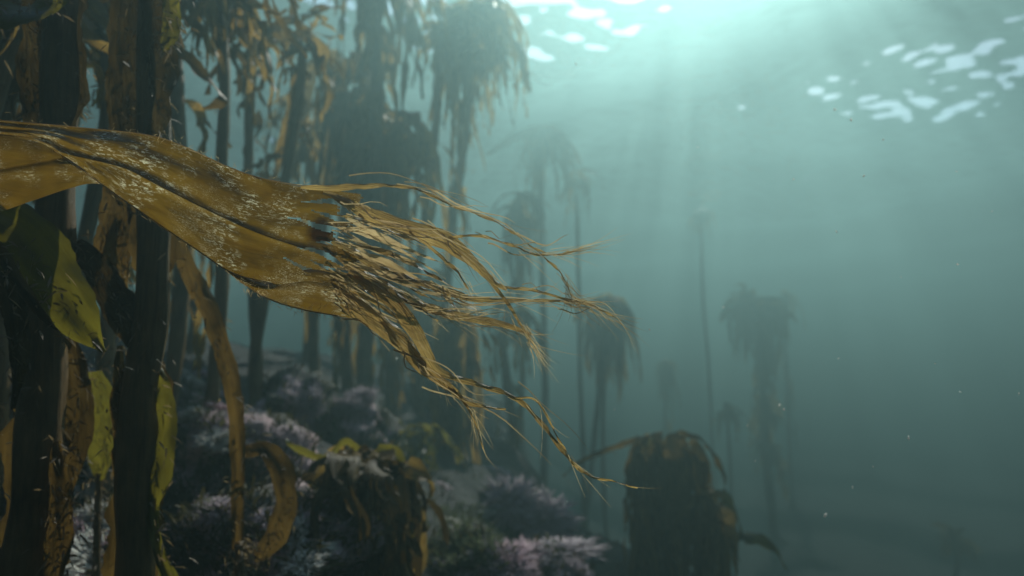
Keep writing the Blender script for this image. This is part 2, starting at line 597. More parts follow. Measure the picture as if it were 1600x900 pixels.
def kelp(label, px, py, d, n, L, W, r, seed, arch=.16, elev=(35, 75), base=None, lean=(0, 0), tines=(2, 4), sway=0.0, fz=60, mat=None,
         spread=.015, extra=(), az_bias=None, bow=0.0, skirt=0, flat=False):
    rr = random.Random(seed)
    ks = 1.0
    if d > 2.4:
        arch, W, n = arch * .65, W * 1.25, int(n * 1.3)
    if d < 3.5:
        ks = NS if d < 2.1 else .66 if d < 2.4 else .74 if py > 600 else .86      # reef plants, then the taller forest behind
        d, L, W, r, arch, spread = d * ks, L * ks, W * ks, r * ks, arch * ks, spread * ks
    top = at(px, py, d)
    if base is None:
        bx, by = top[0] + lean[0], top[1] + lean[1]
    else:
        q = at(base[0], base[1], d)
        bx, by = q[0], q[1]
    bz = drop(bx, by)
    root = thing('kelp', (bx, by, bz), label, 'kelp', 'kelp plants of the forest')
    B = np.array((bx, by, bz - .03))
    g = Geo()
    ts = [0, .12, .3, .5, .7, .88, 1]
    j = .012
    bow += rr.uniform(-.05, .05) * ks
    b2 = rr.uniform(-.03, .03) * ks
    P = [B + (top - B) * t + np.array((rr.uniform(-j, j) + bow * math.sin(t * math.pi) + b2 * math.sin(t * math.pi * 2), rr.uniform(-j, j), 0)) * (1 if 0 < t < 1 else 0) for t in ts]
    rt = r * .12
    tube(g, P, [r * 1.3, r * 1.05, r, r * .97, r * .9, r * .82, rt], 10, .35, rr, n=36)
    st = g.build('stipe', M_STIPE, root)
    g = Geo()                                   # root-like holdfast
    for k in range(9):
        a = k / 9 * 6.28 + rr.uniform(-.2, .2)
        e = B + np.array((math.cos(a), math.sin(a), 0)) * r * rr.uniform(2.5, 4)
        e[2] = drop(e[0], e[1]) - .01
        tube(g, [B + np.array((0, 0, r * 2.5)), B + (e - B) * .5 + np.array((0, 0, r * 1.1)), e], [r * .45, r * .35, r * .18], 5, .3, rr, n=7)
    g.build('holdfast', M_STIPE, root)
    paths = []
    mt = mat or M_FROND
    for k in range(n):
        az = k * 2.39996 + rr.uniform(-.3, .3)
        if az_bias is not None and rr.random() < .5:
            az = az_bias + rr.gauss(0, .6)
        g = Geo()
        dn = (rr.random() ** 2) * (.0 if flat else .28) * L
        p0 = top + np.array((rr.uniform(-spread, spread), rr.uniform(-spread, spread), -rr.uniform(0, .05) - dn))
        l = L * rr.uniform(.35, 1.12) - dn * .6
        paths.append(frond(g, rr, p0, az, l, W * rr.uniform(.7, 1.25), rr.uniform(*elev) - 60 * dn / L, arch * rr.uniform(.35, 1.5), rr.randint(*tines), sway + rr.uniform(-.3, .5)))
        g.build('frond', mt if rr.random() < .7 else (M_FROND2 if mt is M_FROND else M_FROND), root)
    for k in range(skirt):                      # older blades hanging lower on the stipe
        t = rr.uniform(.35, .95)
        c = B + (top - B) * t
        g = Geo()
        paths.append(frond(g, rr, c, rr.uniform(0, 6.28), L * rr.uniform(.4, .8), W * rr.uniform(.5, .9), rr.uniform(0, 40), arch * .6, rr.randint(*tines), sway))
        g.build('frond', mt, root)
    for e in extra:                             # single fronds traced in the photo: pixels, widths in pixels
        g = Geo()
        de = e['d'] * ks if 'd' in e else d
        pts = [at(x, y, de) for x, y in e['p']]
        sc = de / FPX
        ribbon(g, pts, [q * sc for q in e['w']], e.get('h', (.2, -1, .5)), 3, e.get('ru', .006), 40, .1, e.get('tw', .5), rr, n=e.get('n', 30), rag=.25)
        g.build('frond', e.get('m', M_FROND2), root)
        paths.append(np.array(pts))
    if fz:
        g = Geo()
        fuzz(g, rr, paths + [crom(P, 12)], fz, (.022 + .006 * d) * ks, .02 * ks)
        tag(g.build('epiphytes', M_FUZZ, root, smooth=False), kind='stuff')
    return root


# --- nearest plants at the left, traced
def near_plant(name, label, base_px, stipe, extra, fz=150, seed=1):
    rr = random.Random(seed)
    (sp, sw, d) = stipe
    d *= NS
    pts = [at(x, y, d) for x, y in sp]
    b = pts[0].copy()
    bz = drop(b[0], b[1])
    root = thing(name, (b[0], b[1], bz), label, 'kelp', 'kelp plants of the forest')
    P = [np.array((b[0], b[1], bz - .03))] + pts
    Rr = [sw[0] * .62 * d / FPX] + [q * .5 * d / FPX for q in sw]
    g = Geo()
    tube(g, P, Rr, 18, .3, rr, n=110, oval=.8)
    g.build('stipe', M_STIPE, root)
    paths = [crom(pts, 30)]
    for e in extra:
        g = Geo()
        dd = e['d'] * NS if 'd' in e else d
        q = [at(p[0], p[1], dd) for p in e['p']]
        ribbon(g, q, [x * dd / FPX for x in e['w']], e.get('h', (.2, -1, .4)), e.get('c', 6), e.get('ru', .004) * NS, e.get('fq', 40) / NS, e.get('cup', .08), e.get('tw', 0.3), rr, n=e.get('n', 64), rag=e.get('rag', .14), wr=.007)
        o = g.build('frond', e.get('m', M_DARK), root)
        if e.get('l'): o['label'] = e['l']
        paths.append(crom(q, 24))
    g = Geo()
    fuzz(g, rr, paths, fz * 5, .010, .012)
    tag(g.build('epiphytes', M_FUZZ, root, smooth=False), kind='stuff')
    return root


near_plant('kelp', 'black thick stipe at the far left with brown fronds hanging beside it', None,
           ([(48, 905), (60, 700), (68, 540), (84, 330), (92, 160), (96, -60)], [84, 76, 62, 58, 54, 50], .95),
           [dict(p=[(62, -40), (60, 60), (58, 130), (60, 215)], w=[50, 52, 48, 30], m=M_DARK, tw=.5, ru=.007),
            dict(p=[(110, -40), (108, 60), (112, 130), (105, 215)], w=[48, 46, 50, 34], m=M_DARK, tw=-.4, ru=.008),
            dict(p=[(100, 530), (112, 600), (118, 680), (108, 770)], w=[34, 52, 46, 8], m=M_FROND2, tw=.3, d=.99),
            dict(p=[(88, 690), (96, 780), (92, 850), (84, 920)], w=[14, 30, 36, 20], m=M_FROND2, tw=.2, d=.93),
            dict(p=[(44, 900), (52, 760), (60, 640), (66, 560)], w=[96, 92, 88, 40], m=M_FROND2, d=.985, tw=.15, h=(.1, -1, .1), rag=.2),
            dict(p=[(-60, 20), (0, 22), (60, 12), (130, -30)], w=[60, 52, 45, 30], m=M_OLIVE, tw=.1, d=.9, ru=.004),
            ], 220, 11)
near_plant('kelp', 'tall forked dark stipe behind the big blade with gold wavy fronds', None,
           ([(208, 905), (212, 760), (220, 620), (228, 540), (236, 440), (240, 330), (240, 200), (236, -60)], [64, 60, 58, 58, 52, 50, 46, 40], .97),
           [dict(p=[(196, -60), (192, 60), (194, 140), (200, 230)], w=[46, 46, 44, 40], m=M_DARK, tw=.25),
            dict(p=[(240, -60), (246, 50), (250, 130), (244, 230)], w=[56, 50, 42, 36], m=M_DARK, tw=-.3, ru=.008, d=.95),
            dict(p=[(262, -50), (268, 10), (268, 45), (255, 80)], w=[20, 24, 24, 6], m=M_OLIVE, tw=.2, d=.94),
            dict(p=[(228, 545), (200, 500), (172, 452), (140, 405), (118, 380)], w=[34, 52, 46, 40, 20], m=M_DARK, tw=.2, d=.96),
            dict(p=[(190, 270), (184, 330), (172, 390), (165, 450), (185, 520)], w=[44, 50, 46, 36, 12], m=M_FROND2, tw=.2, d=1.0),
            dict(p=[(232, 560), (250, 610), (254, 670), (246, 740), (238, 800), (248, 860), (268, 910)], w=[8, 38, 38, 40, 18, 18, 22], m=M_OLIVE, tw=.3, d=.97, ru=.003, fq=25),
            dict(p=[(208, 910), (214, 800), (222, 690), (226, 600), (232, 550)], w=[86, 84, 80, 78, 40], m=M_FROND2, d=1.0, tw=.12, h=(.1, -1, .1), rag=.2),
            dict(p=[(238, 480), (240, 400), (236, 330), (232, 250)], w=[40, 70, 72, 60], m=M_FROND2, d=1.0, tw=.12, h=(.1, -1, .1), rag=.2),
            dict(p=[(185, 540), (188, 600), (184, 660), (186, 740)], w=[10, 22, 18, 4], m=M_FROND2, tw=.2, d=1.0),
            dict(p=[(205, 330), (195, 400), (190, 470), (205, 530)], w=[14, 20, 16, 8], m=M_FROND2, tw=.6, d=1.02),
            ], 260, 12)
near_plant('kelp', 'olive broad leaf with pale rim at the left edge below the big blade', None,
           ([(-30, 905), (-26, 700), (-22, 500), (-20, 400), (-16, 345)], [22, 20, 18, 16, 14], .8),
           [dict(p=[(-20, 340), (30, 370), (75, 430), (115, 490), (165, 550)], w=[70, 88, 92, 72, 8], m=M_OLIVE, tw=-.1, h=(.2, -1, .15), ru=.004, fq=30, c=8),
            dict(p=[(-20, 370), (10, 410), (50, 470), (110, 545)], w=[20, 18, 14, 4], m=M_FROND2, tw=.6, d=.78),
            dict(p=[(-10, 400), (20, 470), (30, 560), (20, 640)], w=[30, 34, 26, 6], m=M_DARK, tw=.5, d=.9)], 60, 13)
near_plant('kelp', 'thin golden strap bending down from the big blade to the bottom edge', None,
           ([(374, 905), (373, 850)], [16, 15], 1.15),
           [dict(p=[(373, 860), (371, 780), (372, 700), (366, 620), (352, 560), (330, 495), (302, 435), (276, 372), (262, 330)], w=[16, 18, 22, 26, 28, 30, 30, 28, 20], m=M_FROND2, tw=.5, h=(.5, -1, .2)),
            dict(p=[(378, 705), (412, 702), (440, 735), (448, 785), (432, 830), (412, 862), (398, 874)], w=[14, 28, 34, 38, 36, 26, 8], m=M_FROND2, tw=.6, h=(-.3, -1, .6), d=1.22),
            dict(p=[(398, 874), (388, 862), (378, 845)], w=[8, 8, 6], m=M_FROND2, d=1.2, n=12)], 90, 14)
near_plant('kelp', 'dark green leaf standing between the two thick near stipes', None,
           ([(150, 905), (152, 800), (156, 740)], [12, 10, 9], 1.3),
           [dict(p=[(156, 750), (160, 700), (158, 650), (150, 580)], w=[12, 50, 60, 30], m=M_OLIVE, tw=.4)], 30, 15)

# --- forest behind (nearest first)
kelp('ragged kelp crown overhanging the top left corner', 15, -70, 1.25, 20, .34, .05, .018, 61, arch=.09, fz=300, spread=.04, sway=.4)
kelp('tattered kelp crown between the two thick near stipes at the top edge', 150, -60, 1.7, 22, .42, .06, .02, 62, arch=.10, fz=300, spread=.05, sway=.4)
kelp('tattered kelp crown just behind the forked stipe at the top edge', 240, -70, 1.8, 20, .5, .06, .02, 63, arch=.10, fz=260, spread=.05, sway=.3)
kelp('bushy kelp crown hanging behind the black stipe in the top left corner', 70, -40, 1.5, 22, .42, .06, .02, 21, arch=.10, fz=260, spread=.04)
kelp('shaggy kelp crown at the left edge behind the black stipe', -20, 20, 1.7, 18, .5, .06, .02, 22, arch=.13, fz=200, spread=.04)
kelp('dense grey kelp curtain right of the forked stipe at the top edge', 295, -90, 2.0, 20, .62, .07, .022, 23, arch=.10, fz=120, spread=.05, skirt=8)
kelp('short brown kelp crown cut by the top edge with ragged tips', 352, -50, 1.9, 16, .34, .06, .018, 24, arch=.11, fz=80, mat=M_FROND2, base=(330, 600),
     extra=[dict(p=[(262, 62), (290, 90), (318, 118), (346, 150), (340, 162), (316, 168)], w=[14, 17, 16, 15, 13, 5], d=1.5, n=26)])
kelp('slim kelp with a straight stipe and drooping tan crown left of the slanting one', 412, 52, 2.3, 10, .3, .045, .017, 25, arch=.08, base=(388, 640), fz=40, mat=M_FROND2, skirt=7)
kelp('slim kelp with a slanting stipe and long arched tan fronds', 466, 38, 2.25, 12, .34, .045, .019, 26, arch=.10, base=(402, 640), fz=50, mat=M_FROND2, bow=-.02, skirt=6,
     extra=[dict(p=[(470, 36), (488, 60), (494, 90), (498, 125)], w=[12, 14, 12, 4]), dict(p=[(466, 110), (462, 160), (446, 220), (430, 280)], w=[16, 24, 20, 5], m=M_FROND)])
kelp('massive dark kelp curtain filling the top edge left of centre', 590, -110, 2.9, 24, .75, .07, .03, 27, arch=.14, spread=.09, fz=160, tines=(2, 4), skirt=10)
kelp('broad kelp with a flat topped skirt below the massive curtain', 570, 92, 3.1, 20, .95, .07, .026, 28, arch=.12, spread=.09, fz=80, skirt=26)
kelp('squat dark kelp crown in front of the broad skirted one', 622, 182, 2.9, 18, .8, .065, .024, 29, arch=.10, spread=.06, fz=90, skirt=20,
     extra=[dict(p=[(630, 180), (655, 200), (666, 235), (660, 262)], w=[10, 14, 12, 4])])
kelp('grey kelp stipe group with thin strips left of the massive curtain', 515, 60, 3.3, 10, .9, .06, .022, 30, arch=.07, fz=60, skirt=6)
kelp('tall kelp with a thick shaggy crown and one long arm bending right', 742, 2, 3.3, 28, .82, .07, .026, 31, arch=.11, spread=.07, fz=110, base=(706, 760), skirt=3,
     extra=[dict(p=[(750, 30), (785, 45), (808, 75), (820, 110), (826, 145)], w=[16, 24, 24, 20, 6]), dict(p=[(700, 40), (690, 70), (684, 110)], w=[12, 14, 5])])
kelp('bare tall stipe with few fronds just left of the shaggy armed kelp', 692, 20, 3.2, 8, .42, .05, .022, 32, arch=.09, base=(655, 720), fz=30)
kelp('pale umbrella shaped kelp with arching fronds in mid water', 845, 196, 6.3, 22, .85, .07, .03, 33, arch=.2, elev=(15, 60), sway=.3, fz=60, mat=M_FROND2,
     extra=[dict(p=[(838, 200), (810, 210), (785, 226), (760, 242)], w=[12, 14, 11, 5]), dict(p=[(850, 195), (875, 220), (884, 260), (886, 300)], w=[12, 16, 14, 5])])
kelp('small faint kelp crown just right of the pale umbrella one', 902, 268, 6.6, 9, .55, .06, .022, 34, arch=.14, fz=20)
kelp('lower hazy kelp with hanging skirt below the pale umbrella one', 812, 300, 6.2, 18, 1.0, .08, .026, 35, arch=.14, fz=40, skirt=6)
kelp('slender grey kelp with a tiny crown in front of the hazy skirted one', 798, 470, 3.6, 9, .5, .06, .028, 36, arch=.10, fz=30, skirt=3)
kelp('thick dark column like kelp wrapped in straight fronds right of the short yellow kelp', 712, 470, 2.8, 20, .82, .075, .032, 37, arch=.06, spread=.05, fz=80, skirt=12, elev=(10, 60))
kelp('hazy mid sized kelp with two hanging lobes left of the far thin one', 950, 462, 7.0, 36, .95, .14, .028, 38, arch=.14, elev=(5, 60), fz=50, base=(906, 800), spread=.06)
kelp('second thin stipe leaning on the hazy two lobed kelp', 944, 500, 7.1, 6, .5, .06, .024, 39, arch=.10, fz=15)
kelp('far thin kelp with a tiny palm crown in open water', 1097, 326, 10.2, 18, .5, .09, .026, 40, arch=.13, fz=15)
kelp('faint broad kelp with a thick skirted stipe, rightmost of the tall ones', 1180, 470, 9.6, 42, .95, .2, .06, 41, arch=.3, elev=(5, 60), spread=.2, fz=60, skirt=44, base=(1210, 800), tines=(2, 3))
kelp('very faint kelp ghost right of the rightmost tall one', 1220, 455, 12.5, 12, 1.0, .12, .04, 42, arch=.2, fz=0, skirt=8)
kelp('squat dark kelp stump with blunt block of fronds at lower right of centre', 1034, 676, 2.6, 34, .75, .06, .03, 43, arch=.035, flat=True, spread=.11, fz=420, mat=M_FROND2, tines=(2, 5), elev=(-5, 35), skirt=8,
     extra=[dict(p=[(1030, 678), (985, 690), (945, 705), (905, 722), (880, 745)], w=[7, 9, 8, 6, 3]), dict(p=[(1060, 676), (1098, 690), (1124, 725), (1134, 770)], w=[7, 9, 8, 3])])
kelp('lower kelp stump with golden fronds right of the blunt block', 1098, 765, 2.5, 16, .55, .07, .024, 44, arch=.045, flat=True, spread=.05, fz=80, elev=(10, 65),
     extra=[dict(p=[(1100, 765), (1130, 775), (1150, 810), (1168, 850)], w=[10, 16, 14, 4], m=M_OLIVE), dict(p=[(1120, 850), (1160, 838), (1200, 850), (1230, 890)], w=[14, 18, 16, 8], m=M_OLIVE)])
kelp('short dark kelp with yellow edged fronds at the bottom left of centre', 580, 702, 1.65, 60, .5, .06, .022, 45, arch=.05, flat=True, mat=M_DARK, spread=.075, fz=260, elev=(10, 60),
     extra=[dict(p=[(590, 700), (620, 715), (636, 760), (640, 820), (632, 880)], w=[14, 20, 18, 20, 8], m=M_OLIVE), dict(p=[(560, 702), (538, 690), (520, 715), (522, 780), (534, 850), (532, 900)], w=[6, 9, 9, 8, 8, 5], m=M_OLIVE),
            dict(p=[(520, 720), (490, 712), (462, 700), (445, 688)], w=[7, 10, 9, 4], m=M_OLIVE)])
kelp('low black kelp tuft between the curled strap and the yellow edged kelp', 494, 738, 1.6, 38, .45, .05, .02, 46, arch=.045, flat=True, mat=M_DARK, spread=.05, fz=120, elev=(10, 60))
kelp('low yellowish kelp on the slope behind the yellow edged one', 640, 672, 2.5, 12, .3, .055, .018, 47, arch=.10, fz=60, mat=M_OLIVE)
kelp('dim short kelp at the foot of the far thin one', 1135, 640, 8.6, 12, .5, .08, .025, 48, arch=.14, fz=20)
kelp('dim low kelp mound left of the far thin one', 1040, 560, 11.0, 14, .8, .1, .03, 49, arch=.11, elev=(5, 50), fz=15, skirt=6)
kelp('nearly lost kelp clump in the murk at the lower right corner', 1490, 835, 7.5, 12, .4, .09, .025, 50, arch=.16, fz=10)
kelp('pale stipe with a narrow skirt between the yellow kelp and the column', 668, 430, 3.55, 12, .9, .07, .026, 51, arch=.08, fz=20, skirt=6)
kelp('grey stipe between the slanting kelp and the massive curtain', 470, 150, 3.4, 8, .7, .05, .02, 52, arch=.08, fz=20, skirt=8, base=(478, 600))
kelp('thin backlit stipe between the forked stipe and the slim kelps', 300, 330, 2.9, 8, .5, .05, .02, 53, arch=.08, fz=30, skirt=8)

# ------------------------------------------------------------------ the big torn blade
D0, HS = .555, .70                      # the blade streams about 0.4 m from the lens


def ath(px, py, d):
    return at(px, py, d * HS)


hero_o = ath(120, 330, .60)
hero = thing('drifting_kelp', hero_o, 'large golden brown kelp blade streaming right with a shredded tip', 'kelp')


def sheet(name, top, bot, dfun, nu, nv, mat, cull=None):
    Tp, Bt = crom(top, nu), crom(bot, nu)
    V, U = [], []
    L = 0
    for i in range(nu):
        u = i / (nu - 1)
        if i:
            L += np.linalg.norm((Tp[i] + Bt[i]) / 2 - (Tp[i - 1] + Bt[i - 1]) / 2) * D0 * HS / FPX
        wd = np.linalg.norm(Tp[i] - Bt[i]) * D0 * HS / FPX
        for j in range(nv):
            v = j / (nv - 1)
            q = Tp[i] * (1 - v) + Bt[i] * v
            V.append(ath(q[0], q[1], dfun(u, v, q)))
            U.append((L, v * max(wd, .04)))
    Fc = []
    for i in range(nu - 1):
        for j in range(nv - 1):
            c = Tp[i] * (1 - j / (nv - 1)) + Bt[i] * (j / (nv - 1))
            if cull and cull(c):
                continue
            Fc.append((i * nv + j, i * nv + j + 1, (i + 1) * nv + j + 1, (i + 1) * nv + j))
    g = Geo()
    g.add(V, Fc, U)
    o = g.build(name, mat, hero)
    return o


MID = crom([(85, 236), (150, 250), (200, 264), (250, 290), (330, 330), (400, 362), (470, 386), (520, 400)], 120)


def d_main(u, v, q):
    tilt = .003 + .008 * math.sin(min(1, u * 1.15) * math.pi) ** 1.2
    tilt *= max(.12, min(1, (u - .1) / .35))
    d = D0 + tilt * (.5 - v) * 1.25
    d -= .005 * math.sin(v * math.pi) * min(1, u * 3)
    d += .003 * math.sin(u * 9 + v * 2.2) + .004 * noise.noise((u * 9, v * 5, 2))
    d += .0006 * noise.noise((u * 40, v * 14, 6)) + .0003 * noise.noise((u * 120, v * 40, 3))
    k = np.min(np.hypot(MID[:, 0] - q[0], MID[:, 1] - q[1]))
    d -= .0022 * math.exp(-(k / 3.5) ** 2)
    d += .0012 * math.exp(-((k - 9) / 7) ** 2)
    return d


TEARS = [(HY, HR0) for HY, HR0 in ((312, 470), (330, 486), (347, 448), (372, 492), (390, 462), (404, 482), (418, 440), (430, 474))]


def torn(c):
    """the tip splits into fingers of uneven length along tears that run back into the blade"""
    x, y = c
    if x < 430:
        return False
    k = 0
    for n_, (ty, tx) in enumerate(TEARS):
        yy = ty + (x - 480) * (.10 + .30 * (ty - 300) / 130) + 3 * math.sin(x * .07 + n_ * 2)
        if y > yy:
            k = n_ + 1
        if x > tx and abs(y - yy) < min(4.5, .09 * (x - tx) + .6):
            return True
    return x > (562, 528, 546, 520, 556, 530, 560, 534, 552)[k] + 16 * noise.noise((y * .3, k, 1))


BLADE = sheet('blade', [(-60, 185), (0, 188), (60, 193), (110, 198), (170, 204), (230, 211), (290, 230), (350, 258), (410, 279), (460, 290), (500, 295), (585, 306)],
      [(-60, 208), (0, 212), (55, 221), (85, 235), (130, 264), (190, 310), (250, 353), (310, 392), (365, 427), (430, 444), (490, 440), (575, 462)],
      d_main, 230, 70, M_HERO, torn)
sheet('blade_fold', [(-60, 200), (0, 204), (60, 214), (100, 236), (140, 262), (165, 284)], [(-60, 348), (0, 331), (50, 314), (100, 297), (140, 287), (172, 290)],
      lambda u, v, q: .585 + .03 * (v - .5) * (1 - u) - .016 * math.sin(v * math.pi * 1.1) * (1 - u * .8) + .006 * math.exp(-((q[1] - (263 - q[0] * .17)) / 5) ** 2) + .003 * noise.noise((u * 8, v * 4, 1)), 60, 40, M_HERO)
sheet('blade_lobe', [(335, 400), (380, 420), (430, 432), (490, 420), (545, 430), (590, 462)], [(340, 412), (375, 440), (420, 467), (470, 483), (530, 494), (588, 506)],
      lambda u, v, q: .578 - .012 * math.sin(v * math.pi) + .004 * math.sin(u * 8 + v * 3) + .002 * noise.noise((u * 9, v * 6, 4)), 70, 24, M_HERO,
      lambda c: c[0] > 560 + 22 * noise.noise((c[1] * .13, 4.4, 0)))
g = Geo()
tube(g, [ath(x, y, d_main((x + 30) / 560, .5, (0, 0)) - .012) for x, y in MID[8:112:8]], [.0004] * 13, 6, .2, random.Random(3), n=60)
BLADE['_o'] = list(hero['_o'])
g.build('midrib', M_STRAND, BLADE)

HR = random.Random(77)
HZ = [0.0]


def strand(pts, widths, n=46, dd=None, twist=.35, name='strand', mat=None, cup=.12, cols=4, dz=.012, lift=0.0):
    g = Geo()
    ph = HR.uniform(0, 6)
    q = []
    for k, (x, y) in enumerate(pts):
        t = k / (len(pts) - 1)
        q.append(ath(x, y, (dd or D0) + dz * math.sin(ph + t * 3.3) + lift * t))
    ribbon(g, q, [a * .92 * D0 * HS / FPX for a in widths], (.1, -1, .2), cols, .0007, 360, cup, lambda t: twist * math.sin(ph + t * 4), HR, n=n, rag=.22)
    g.build(name, mat or M_STRAND, hero)
    return crom(q, 60)


SP = []
SP.append(strand([(470, 292), (520, 294), (560, 291), (610, 290), (655, 297), (700, 318), (760, 340), (800, 362), (835, 388), (866, 399)], [5, 11, 10, 7, 6, 5, 5, 4, 3, 1.5]))
SP.append(strand([(505, 300), (540, 315), (570, 330), (610, 346), (660, 362), (700, 380), (738, 408), (768, 438), (792, 452)], [8, 16, 20, 24, 25, 27, 20, 12, 5], twist=.3))
SP.append(strand([(786, 449), (830, 453), (885, 468), (925, 478), (972, 501)], [5, 5, 5, 4, 1]))
SP.append(strand([(700, 372), (745, 368), (790, 380), (840, 398), (880, 396), (912, 390)], [6, 5, 4, 4, 3, 1]))
SP.append(strand([(835, 388), (868, 418), (884, 440), (892, 462)], [3, 3, 2.5, 1.5], n=20))
SP.append(strand([(520, 375), (560, 400), (610, 425), (660, 443), (705, 458), (740, 467), (800, 470), (860, 470), (900, 472)], [14, 18, 18, 16, 14, 12, 7, 4, 1.5]))
SP.append(strand([(520, 395), (570, 430), (620, 458), (670, 482), (725, 496), (780, 506), (830, 522)], [14, 18, 20, 18, 16, 12, 4]))
SP.append(strand([(545, 425), (590, 455), (622, 480), (650, 520), (668, 555), (690, 583), (750, 602), (805, 622), (845, 660), (885, 712), (918, 742), (958, 752), (996, 763)], [16, 22, 24, 22, 18, 13, 11, 9, 8, 7, 5, 3, 1.5], n=80, twist=.35))
SP.append(strand([(540, 478), (590, 505), (630, 540), (660, 575), (698, 602), (735, 630), (790, 640)], [22, 26, 22, 18, 14, 8, 2]))
SP.append(strand([(560, 470), (600, 500), (636, 535), (655, 565), (690, 600), (715, 612)], [14, 18, 16, 14, 10, 4]))
SP.append(strand([(700, 605), (725, 628), (742, 660), (755, 702)], [6, 4, 3, 1], n=20))
SP.append(strand([(640, 360), (690, 402), (715, 425), (732, 452)], [4, 6, 5, 1.5], n=20))
SP.append(strand([(760, 432), (790, 470), (815, 510), (838, 545)], [5, 6, 4, 1.5], n=20))
SP.append(strand([(690, 448), (700, 466), (716, 487)], [6, 8, 1], n=14, mat=M_FIBRE))
SP.append(strand([(805, 622), (840, 628), (875, 690), (905, 735)], [4, 3, 3, 1], n=30))
SP.append(strand([(560, 335), (610, 362), (660, 378), (700, 384)], [5, 8, 8, 3], n=20))
# fan of frayed strips leaving the torn edge
for k in range(14):
    t = k / 13
    y0 = 335 + 115 * t + HR.uniform(-6, 6)
    x0 = 520 + 18 * math.sin(t * 3.1) + HR.uniform(-26, 14)
    tgt = SP[HR.choice([5, 5, 6, 6, 8, 7])]
    lend = HR.uniform(70, 230)
    ang = .30 + .42 * t + HR.gauss(0, .12)
    x1, y1 = x0 + lend * math.cos(ang), y0 + lend * math.sin(ang) * .85
    bow = HR.uniform(-14, 10)
    strand([(x0, y0), (x0 * .66 + x1 * .34, y0 * .66 + y1 * .34 + bow), (x0 * .33 + x1 * .67, y0 * .33 + y1 * .67 + bow * .8), (x1, y1)],
           [1, HR.uniform(6, 13), HR.uniform(4, 9), 1], n=22, twist=.5, mat=HR.choice([M_STRAND, M_STRAND, M_FIBRE]), cols=2, dd=D0 + HR.uniform(-.008, .014), name='frayed_strip')


# hair-fine fibres: too many and too thin to tell apart
def hairs(g, src, cnt, length, ang, wdt, along=(0.1, 1.0), rr=HR):
    for _ in range(cnt):
        P = src[rr.randrange(len(src))]
        i = int(rr.uniform(*along) * (len(P) - 2))
        p = P[i] + np.array((rr.gauss(0, .0014), rr.gauss(0, .002), rr.gauss(0, .0014)))
        t = unit(P[min(i + 2, len(P) - 1)] - P[max(i - 1, 0)])
        up = unit(np.cross(t, (0, -1, 0)))
        a = rr.gauss(0, ang)
        d = unit(t * math.cos(a) + up * math.sin(a) + np.array((0, rr.gauss(0, .15), 0)))
        l = rr.uniform(*length) * HS
        curl = rr.gauss(0, .45)
        Q = [p]
        for s in range(6):
            d = unit(d + up * curl * .12)
            Q.append(Q[-1] + d * l / 6)
        ribbon(g, Q, [wdt * HS * (1 - .8 * s / 6) for s in range(7)], (rr.gauss(0, .4), -1, .2 + rr.gauss(0, .4)), 1, 0, 1, 0, 0, rr)


g = Geo()
for _ in range(70):                            # longer fibres running along the strands
    P = SP[HR.choice([0, 1, 1, 1, 2, 3, 5, 5, 5, 6, 6, 6, 7, 7, 7, 8, 8, 8, 9, 14])]
    i0 = HR.randint(0, 34)
    i1 = min(59, i0 + HR.randint(12, 30))
    Q = P[i0:i1:2]
    tt = unit(P[i1 - 1] - P[i0])
    up = unit(np.cross(tt, (0, -1, 0)))
    s_ = np.linspace(0, 1, len(Q))
    o0, o1, ph = HR.gauss(0, .0035), HR.gauss(0, .0056), HR.uniform(0, 6)
    Q = Q + up[None, :] * (o0 + (o1 - o0) * s_ + .002 * np.sin(s_ * 7 + ph))[:, None] + np.array((0, -1, 0))[None, :] * (.004 + .004 * np.sin(s_ * 5 + ph))[:, None]
    ribbon(g, Q, HR.uniform(.0005, .0011) * np.sqrt(np.clip(1.02 - s_, 0, 1)), (HR.gauss(0, .4), -1, .2), 1, 0, 1, 0, HR.uniform(-1, 1), HR)
hairs(g, SP, 150, (.015, .05), .13, .0005, (.4, 1))
hairs(g, SP[2:7] + SP[12:13], 160, (.015, .05), .2, .0005, (.45, 1))
E0 = [np.array([ath(x, y, D0 + .01) for x, y in crom([(515, 320), (528, 360), (530, 400), (525, 440)], 20)])]
for _ in range(45):
    y0 = HR.uniform(325, 470)
    x0 = 505 + HR.uniform(0, 40)
    l = HR.uniform(60, 170)
    an = .12 + (y0 - 325) / 145 * .5 + HR.gauss(0, .16)
    b = HR.uniform(-12, 12)
    pp = [ath(x0 + l * s * math.cos(an), y0 + l * s * math.sin(an) + b * math.sin(s * 3), D0 + HR.uniform(-.01, .004)) for s in (0, .2, .4, .6, .8, 1)]
    ribbon(g, pp, [.0008, .0007, .0006, .0005, .0004, .0002], (0, -1, .2), 1, 0, 1, 0, 0, HR)
tag(g.build('fibres', M_FIBRE, hero), kind='stuff')
g = Geo()                                       # short fringe along the edges
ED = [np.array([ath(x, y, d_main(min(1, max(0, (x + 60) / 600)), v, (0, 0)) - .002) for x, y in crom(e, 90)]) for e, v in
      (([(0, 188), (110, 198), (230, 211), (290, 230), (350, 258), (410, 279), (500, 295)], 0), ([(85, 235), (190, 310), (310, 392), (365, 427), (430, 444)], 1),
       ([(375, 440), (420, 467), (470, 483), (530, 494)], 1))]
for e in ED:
    gr = Geo()  # edge highlight built in as thin pale tubes along the blade
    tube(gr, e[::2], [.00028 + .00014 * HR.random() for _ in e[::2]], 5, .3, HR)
    gr.build('rim_highlight', M_FIBRE, BLADE)
hairs(g, ED, 330, (.002, .007), 1.1, .0004, (0, 1))
tag(g.build('edge_fringe', M_FIBRE, hero), kind='stuff')

